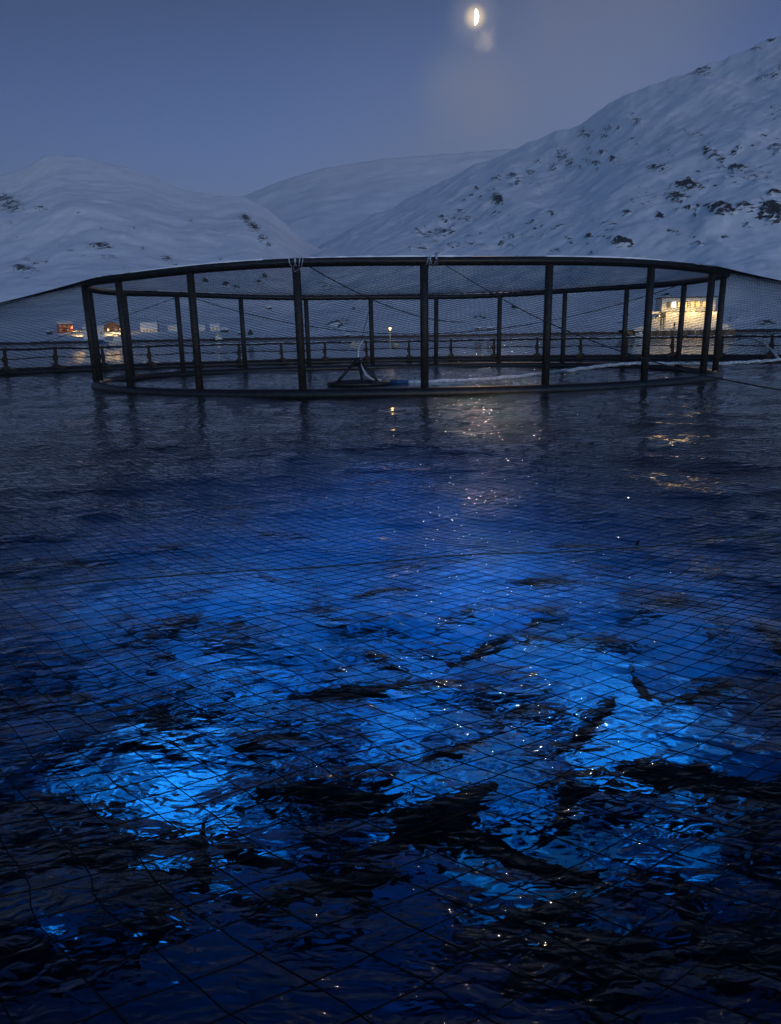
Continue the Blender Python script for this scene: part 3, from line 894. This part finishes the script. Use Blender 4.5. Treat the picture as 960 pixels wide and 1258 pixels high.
# dinghy in front of it
e = empty('work_boat', Vector((at(786, 410, 300).x, 300, 0))); tag(e, 'small white open boat lying left of the lit barge', 'boat')
k = 300 / F
hb = MB(); n_ = 9
for i_ in range(n_):
    f = i_ / (n_ - 1); wd = .95 * math.sin(math.pi * (.12 + .70 * f)) ; x_ = (f - .5) * 10 * k
    for (a_, z_) in ((-1, 1.15 + .5 * (1 - f) ** 2), (-.75, .1), (0, -.35), (.75, .1), (1, 1.15 + .5 * (1 - f) ** 2)): hb.v.append(Vector((x_, a_ * wd, z_)))
for i_ in range(n_ - 1):
    for q in range(4): b_ = i_ * 5 + q; hb.f.append((b_, b_ + 1, b_ + 6, b_ + 5))
    hb.f.append((i_ * 5 + 4, i_ * 5, i_ * 5 + 5, i_ * 5 + 9))
hb.f += [(0, 4, 3, 2, 1), tuple((n_ - 1) * 5 + q for q in range(5))]
hb.build('hull', M['cabin_white'], e)
MB().box((.3, 0, 1.5), (1.2, .8, .8), taper=.8).build('console', M['cabin_white'], e)


# ------------------------------------------------------------------ houses on the shore
def house(name, x0, x1, yb, ye, yr, label, wall, roof=None, gable=False, wins=(), lit=(), chim=True, depth=.8, group='houses along the snowy shore', cat='house', snowy=True):
    xc = (x0 + x1) / 2; hit = ground_hit(xc, yb + .5); Yh = hit.y; k = Yh / F
    h = empty(name, hit - Vector((0, 0, .4))); tag(h, label, cat, group)
    W = (x1 - x0) * k; H = (yb - ye) * k + .4; RH = (ye - yr) * k; Dp = max(W * depth, 4.0)
    h.rotation_euler = (0, 0, -math.atan2(hit.x, hit.y))
    poly = [(-Dp / 2, 0), (-Dp / 2, H), (0, H + RH - .12), (Dp / 2, H), (Dp / 2, 0)]
    ov = .35
    if gable:                                           # gable end faces the water
        poly = [(a * W / Dp, b) for a, b in poly]
        MB().prism(poly, (1, 0, 0), (0, 0, 1), (0, Dp, 0), (0, 0, 0)).build('wall', wall, h)
        rf = MB(); e_ = W / 2
        for sg in (-1, 1):
            rf.prism([(0, H + RH), (sg * (e_ + ov), H - .25), (sg * (e_ + ov), H + .1), (0, H + RH + .38)], (1, 0, 0), (0, 0, 1), (0, Dp + .8, 0), (0, -.4, 0))
    else:
        MB().prism(poly, (0, 1, 0), (0, 0, 1), (W, 0, 0), (-W / 2, Dp / 2, 0)).build('wall', wall, h)
        rf = MB()
        for sg in (-1, 1):
            rf.prism([(0, H + RH), (sg * (Dp / 2 + ov), H - .25), (sg * (Dp / 2 + ov), H + .1), (0, H + RH + .38)], (0, 1, 0), (0, 0, 1), (W + .8, 0, 0), (-W / 2 - .4, Dp / 2, 0))
    r = rf.build('roof', roof or (M['snow'] if snowy else M['dark']), h)
    if chim:
        MB().box((W * .12, Dp / 2, H + RH + .5), (.8, .8, 1.6)).build('chimney', M['dark'], r)
    for i_, (fx, fz, fw, fh) in enumerate(wins):
        cx, cz = (fx - .5) * W, fz * H; w_, h_ = fw * W, fh * H
        f = MB()
        f.box((cx, -.04, cz + h_ / 2 + .06), (w_ + .24, .12, .12)); f.box((cx, -.04, cz - h_ / 2 - .06), (w_ + .24, .12, .12))
        f.box((cx - w_ / 2 - .06, -.04, cz), (.12, .12, h_)); f.box((cx + w_ / 2 + .06, -.04, cz), (.12, .12, h_)); f.box((cx, -.05, cz), (.08, .1, h_))
        wo = f.build('window', M['white'], h)
        MB().box((cx, -.01, cz), (w_, .05, h_)).build('pane', M['warm_win'] if i_ in lit else M['glass'], wo)
    return h, k, W, H


def warm(px, py, dy, e, rad=.3, col=(1, .72, .36), up=3):
    h = ground_hit(px, py); return flood_light('yard_light', h + Vector((0, -dy, up)), e, col, rad)


W2 = [(.22, .3, .16, .22), (.72, .3, .16, .22), (.22, .72, .14, .22), (.5, .72, .14, .22), (.78, .72, .14, .22)]
house('village_house', 72, 89, 408, 397.5, 394.5, 'red two-storey boarded house with white window frames at the far left', M['red'], wins=W2)
house('village_shed', 58, 65, 410.5, 406.5, 405.6, 'tiny dark shed low on the snow left of the red house', M['dark'], chim=False, cat='shed')
house('village_house', 104, 128, 416, 401.5, 398.5, 'white floodlit quay building half hidden by the leftmost ring post', M['white'], wins=[(.3, .5, .14, .2), (.6, .5, .14, .2), (.85, .5, .1, .2)])
house('village_house', 128, 149, 407, 401, 395.5, 'broad dark brown house with a wide gable roof behind the lit quay', M['brown'], roof=M['brown'], gable=True, chim=False, wins=[(.3, .4, .1, .3), (.7, .4, .1, .3)])
house('village_house', 174, 193, 407.5, 402.8, 396.5, 'low white house with a thick snow roof and a lamp by its left wall', M['white'], wins=[(.2, .45, .09, .4), (.4, .45, .09, .4), (.6, .45, .09, .4), (.8, .45, .09, .4)], lit=(), cat='house')
house('village_house', 207, 218, 406.5, 400, 398.5, 'pale box-shaped house with a flat snowy top standing on stilts', M['white'], wins=[(.25, .6, .15, .25), (.7, .6, .15, .25)])
house('village_house', 243, 252, 406, 402, 399, 'faint pale cottage between the ring posts, snow up to its eaves', M['white'], wins=[(.3, .5, .15, .3)], chim=True)
house('village_house', 259, 270, 406, 400.5, 397.5, 'white cottage with two windows behind the moored boat', M['white'], wins=[(.3, .5, .16, .3), (.7, .5, .16, .3)])
house('village_shed', 272, 281, 408, 404.5, 402.5, 'dark low boathouse with a snow roof right of the white cottage', M['dark'], chim=False, cat='boathouse')
house('village_shed', 293, 298, 410.5, 408, 407.3, 'low dark shed beside the black gabled boathouse', M['dark'], chim=False, cat='shed')
house('village_shed', 305, 311, 411, 408.5, 404.2, 'black boathouse with a steep pointed gable', M['dark'], roof=M['dark'], gable=True, chim=False, cat='boathouse')
house('village_shed', 328, 334, 379.5, 377.2, 375.0, 'lone snow-buried hut high on the white hillside', M['dark'], chim=False, cat='hut')
house('village_shed', 424, 430, 413, 411, 409.5, 'tiny dark hut on the shore near the spreader', M['dark'], chim=False, cat='hut')
house('village_house', 584, 592, 405.5, 402.2, 400.5, 'small dark brown house, left of the pair on the slope', M['brown'], wins=[(.3, .5, .2, .4), (.7, .5, .2, .4)])
house('village_house', 599, 607, 405.5, 402, 400.2, 'small dark brown house, right of the pair on the slope', M['brown'], wins=[(.3, .5, .2, .4), (.7, .5, .2, .4)])
mh = ground_hit(195, 407); ms = empty('radio_mast', mh); tag(ms, 'thin dark lattice mast beside the snow-roofed white house', 'mast')
m_ = MB()
for dx, dy in ((-.5, 0), (.5, 0), (0, .8)): m_.tube([(dx, dy, -.3), (dx * .4, dy * .4, 10.5)], .09, 5)
for q in range(9): m_.tube([(-.5 + .03 * q, 0, q * 1.1), (.5 - .03 * q, 0, q * 1.1 + 1.1)], .06, 4).tube([(.5 - .03 * q, 0, q * 1.1), (-.5 + .03 * q, 0, q * 1.1 + 1.1)], .06, 4)
m_.build('lattice', M['dark'], ms)
# lit boat and quay
q0 = at(150, 415, 640); q0.z = 0
qy = empty('timber_quay', q0); tag(qy, 'long dark timber quay below the lit buildings', 'quay')
kk = 640 / F
MB().box((0, 0, 1.9), (44 * kk, 8, .8)).build('quay_deck', M['dark'], qy)
for q in range(12): MB().tube([((q - 5.5) * 3.7 * kk, -3.6, -1), ((q - 5.5) * 3.7 * kk, -3.6, 1.6)], .3, 6).build('pile', M['dark'], qy)


def moored(px, yw, Yd, length, label, hullm, cab=True, lit=False, hgt=1.0):
    p = at(px, yw, Yd); p.z = 0; e = empty('moored_boat', p); tag(e, label, 'boat', 'boats moored by the village')
    hb = MB(); n_ = 11; w_ = length * .14
    for i_ in range(n_):
        f = i_ / (n_ - 1); wd = w_ * min(1, 3.2 * f + .02) * (1 - .15 * f); x_ = (f - .5) * length; top = (1.6 + 1.3 * (1 - f) ** 3) * hgt
        for (a_, z_) in ((-1, top), (-.8, .1), (0, -.5), (.8, .1), (1, top)): hb.v.append(Vector((x_, a_ * wd, z_)))
    for i_ in range(n_ - 1):
        for q in range(4): b_ = i_ * 5 + q; hb.f.append((b_, b_ + 1, b_ + 6, b_ + 5))
        hb.f.append((i_ * 5 + 4, i_ * 5, i_ * 5 + 5, i_ * 5 + 9))
    hb.f += [(0, 4, 3, 2, 1), tuple((n_ - 1) * 5 + q for q in range(5))]
    hb.build('hull', hullm, e)
    if cab:
        MB().box((length * .15, 0, 1.6 * hgt + 1.3), (length * .4, w_ * 1.4, 2.8), taper=.95).build('cabin', M['cabin_white'], e)
        MB().box((length * .1, 0, 1.6 * hgt + 3.7), (length * .2, w_ * 1.1, 2.0), taper=.95).build('wheelhouse', M['cabin_white'], e)
        for q in range(4):
            MB().box((length * (.02 + q * .05), -w_ * .58, 1.6 * hgt + 3.9), (length * .035, .08, .8)).build('window', M['warm_win'] if lit else M['glass'], e)
        MB().tube([(length * .12, 0, 1.6 * hgt + 4.6), (length * .12, 0, 1.6 * hgt + 8.0)], .08, 5).build('mast', M['steel'], e)
    return e


moored(141, 415, 625, 17, 'floodlit white workboat at the quay between the two left ring posts', M['white'], lit=True)
moored(128, 416, 612, 6, 'little blue-hulled boat at the foot of the lit quay', M['blue_hull'], cab=False, hgt=.8)
moored(266, 412.8, 640, 12, 'small dark hulled boat moored below the white cottage', M['hull_black'], cab=True, hgt=.7)
for (px, py, dy, e_, u_) in ((146, 409, 7, 1100, 5), (136, 411, 7, 900, 5), (117, 413, 8, 1100, 5), (92, 407, 5, 450, 4), (84, 410, 5, 220, 3), (101, 412, 6, 700, 4), (176, 407, 4, 90, 3)):
    warm(px, py, dy, e_ * 4.0, .6, (1, .64, .24), up=u_)
for (px, py, e_) in ((158, 406, 1), (176, 403.5, .6), (148.5, 404, 1)):
    pass
lampb = at(148.5, 405, 618); lq = empty('quay_lamp', Vector((lampb.x, lampb.y, 2.3))); tag(lq, 'bright warm floodlight on a pole above the quay', 'lamp')
MB().tube([(0, 0, 0), (0, 0, lampb.z - 2.3)], .14, 6).build('pole', M['dark'], lq)
MB().ball((0, 0, lampb.z - 2.2), .75, 10, 6).build('bulb', M['flood'], lq, True)
h = ground_hit(175, 405); lq2 = empty('wall_lamp', h + Vector((0, -.5, 0))); tag(lq2, 'small yellow lamp at the left end of the snow-roofed white house', 'lamp')
MB().tube([(0, 0, 0), (0, 0, 2.2)], .1, 5).build('pole', M['dark'], lq2); MB().ball((0, 0, 2.5), .45, 8, 6).build('bulb', M['lamp'], lq2, True)

# ------------------------------------------------------------------ salmon
M['fish'] = mat('salmon skin', (.018, .022, .026), .55, var=.5, vscale=12)
M['fish'].node_tree.nodes['Principled BSDF'].inputs['Specular IOR Level'].default_value = .25


def fish_mesh(bend):
    """a salmon of unit length along X, nose at +0.5: body, forked tail and fins in one mesh; bend curves it sideways"""
    secs = [(.50, .008, .010, -.005), (.475, .022, .028, -.004), (.44, .036, .046, 0), (.38, .050, .068, .002), (.28, .060, .092, .004), (.15, .064, .108, .004), (.0, .060, .108, 0),
            (-.12, .050, .092, 0), (-.24, .034, .066, 0), (-.33, .021, .042, 0), (-.39, .013, .031, 0), (-.42, .009, .034, 0)]
    v, f = [], []; n = 14
    for (x, wy, hz, cz) in secs:
        for k in range(n):
            a = 2 * math.pi * k / n; v.append([x, wy * math.cos(a), hz * math.sin(a) + cz])
    for i_ in range(len(secs) - 1):
        for k in range(n): k2 = (k + 1) % n; f.append((i_ * n + k, i_ * n + k2, (i_ + 1) * n + k2, (i_ + 1) * n + k))
    f.append(tuple(range(n))[::-1]); f.append(tuple((len(secs) - 1) * n + k for k in range(n)))

    def fin(poly, y0, th=.004, lay=None):
        b = len(v); m = len(poly)
        for sg in (-1, 1):
            for (x, z) in poly:
                if lay is None: v.append([x, y0 + sg * th, z])
                else: v.append([x, y0 + z * lay[0], lay[1] + z * lay[2] + sg * th])
        f.append(tuple(range(b, b + m))); f.append(tuple(range(b + m, b + 2 * m))[::-1])
        for i_ in range(m): j_ = (i_ + 1) % m; f.append((b + i_, b + m + i_, b + m + j_, b + j_))
    fin([(-.40, .03), (-.46, .075), (-.52, .115), (-.495, .05), (-.475, .0), (-.495, -.05), (-.52, -.115), (-.46, -.075), (-.40, -.03)], 0)   # tail
    fin([(.08, .10), (.045, .165), (-.01, .15), (-.05, .095)], 0)           # dorsal
    fin([(-.26, .055), (-.29, .088), (-.305, .085), (-.29, .05)], 0)        # adipose
    fin([(-.18, -.07), (-.22, -.125), (-.27, -.11), (-.27, -.055)], 0)      # anal
    for sg in (-1, 1):
        fin([(.31, 0), (.22, .11), (.18, .10), (.25, 0)], sg * .045, .003, (sg * .8, -.05, -.45))
        fin([(-.02, 0), (-.08, .075), (-.11, .07), (-.07, 0)], sg * .03, .003, (sg * .6, -.085, -.5))
    for p in v:                                          # bend the body in plan
        x = p[0]; p[1] += bend * (x * x - .08) + .35 * bend * math.sin(x * 7) * .1
    return v, f


fms = []
for i_, b in enumerate((-.45, -.15, .12, .5)):
    v, f = fish_mesh(b); o = mesh_obj('salmon', v, f, M['fish']); sb = o
    fms.append(o.data); bpy.data.objects.remove(o)
FG = 'salmon swimming in the lit pen'


def fish(px, py, dep, lpx, ang, label, mesh=None, roll=0, pitch=0):
    p, D = below(px, py, dep)
    size = min(1.0, max(.5, lpx * D / F))
    o = bpy.data.objects.new('salmon', fms[random.randrange(4) if mesh is None else mesh]); COL.objects.link(o)
    o.location = p; o.scale = (size,) * 3
    o.rotation_euler = (roll, pitch, R(ang)); tag(o, label, 'fish', FG); return o


# ang: heading in plan, degrees counter-clockwise from photo-right
big = [
    (430, 848, .45, 120, 186, 'long black salmon lying level left of centre under the glowing water'),
    (520, 838, .5, 90, 195, 'salmon nose to tail with the long level one, just right of it'),
    (620, 1035, .5, 170, 150, 'largest black salmon, slanting down to the right in the dark lower middle'),
    (660, 1062, .7, 110, 330, 'broad salmon overlapping the largest one at its lower right end'),
    (385, 968, .4, 105, 350, 'dark salmon just below the left bright patch, pointing right'),
    (460, 980, .5, 55, 200, 'small stubby salmon right of the one pointing right'),
    (247, 1042, .4, 110, 280, 'salmon swimming almost straight at the viewer beside the left bright glare'),
    (185, 1120, .5, 110, 100, 'salmon in the lower left corner with its head up against the dark'),
    (305, 1045, .6, 100, 330, 'salmon slanting down right beside the left bright glare'),
    (860, 955, .4, 150, 172, 'long arched black salmon at right under the right bright patch'),
    (935, 968, .6, 90, 350, 'salmon cut by the right edge behind the arched one'),
    (785, 838, .35, 95, 262, 'salmon seen end-on above the right bright patch'),
    (810, 748, .4, 80, 35, 'slim salmon tilted up to the right, clear against the blue'),
    (690, 720, .45, 100, 182, 'salmon lying level in the upper right part of the glow'),
    (680, 790, .5, 90, 160, 'salmon below the level one, pointing up left'),
    (90, 1045, .6, 110, 345, 'dim salmon near the left edge pointing right'),
    (640, 1130, .5, 150, 32, 'salmon in the dark bottom middle tilted up to the right'),
    (710, 900, .5, 140, 40, 'salmon left of the right bright patch rising diagonally'),
    (520, 1010, .6, 170, 35, 'long diagonal salmon right of the small stubby one'),
    (400, 1085, .6, 150, 20, 'salmon in the dark lower middle left'),
    (590, 800, .5, 100, 48, 'salmon on the column of moon glitter, tilted steeply'),
    (730, 665, .5, 110, 176, 'far level salmon high in the glow at right'),
    (945, 790, .5, 90, 80, 'broad dark salmon at the right edge'),
    (865, 850, .4, 100, 30, 'salmon right of the end-on one, rising to the right'),
    (690, 990, .6, 130, 70, 'deep salmon below the right bright patch'),
    (350, 658, .6, 60, 178, 'faint far salmon left of centre near the green seam rope'),
    (280, 622, .5, 60, 10, 'faintest far salmon highest in the glow at left'),
    (240, 735, .6, 50, 35, 'small faint salmon in the left part of the glow'),
    (90, 690, .7, 70, 5, 'dim far salmon near the left edge above the seam rope'),
    (100, 855, .5, 90, 165, 'dim salmon at left under the widest net squares'),
    (560, 920, .5, 110, 205, 'salmon between the two bright patches'),
    (480, 730, .5, 80, 190, 'far salmon just below the seam rope at centre'),
]
for q in big:
    q = (q[0], q[1], q[2] * .55, q[3] * 1.25, q[4], q[5])
    fish(*q, roll=random.uniform(-.5, .5), pitch=random.uniform(-.2, .2))
for i_ in range(230):
    f = random.random()
    py = 590 + 290 * f if i_ % 5 < 3 else 850 + 340 * f; px = random.uniform(-60, 1020)
    if 560 < py < 1000 and (abs(px - 215) < 70 and abs(py - 980) < 60 or abs(px - 770) < 80 and abs(py - 900) < 35 or abs(px - 510) < 60 and abs(py - 930) < 25): continue
    fish(px, py, random.uniform(.3, 2.2), 980 * .74 / (below(px, py, 1)[1]), random.choice([0, 180]) + random.gauss(15, 35),
         'dark salmon blurred by ripples and indistinct among its shoal', roll=random.uniform(-.6, .6), pitch=random.uniform(-.25, .25))

# ------------------------------------------------------------------ cold air between here and the far ridges
hz = MB(); hz.box((0, 2900, 460), (9000, 6800, 1014)); haze = hz.build('haze', None)
hm = bpy.data.materials.new('cold haze'); hm.use_nodes = True; ht = hm.node_tree
for n in list(ht.nodes):
    if n.type != 'OUTPUT_MATERIAL': ht.nodes.remove(n)
pv = ht.nodes.new('ShaderNodeVolumePrincipled'); pv.inputs['Color'].default_value = (.80, .86, .95, 1)
pv.inputs['Density'].default_value = 6.5e-5
ht.links.new(pv.outputs[0], ht.nodes['Material Output'].inputs['Volume'])
haze.data.materials.append(hm); haze['kind'] = 'stuff'
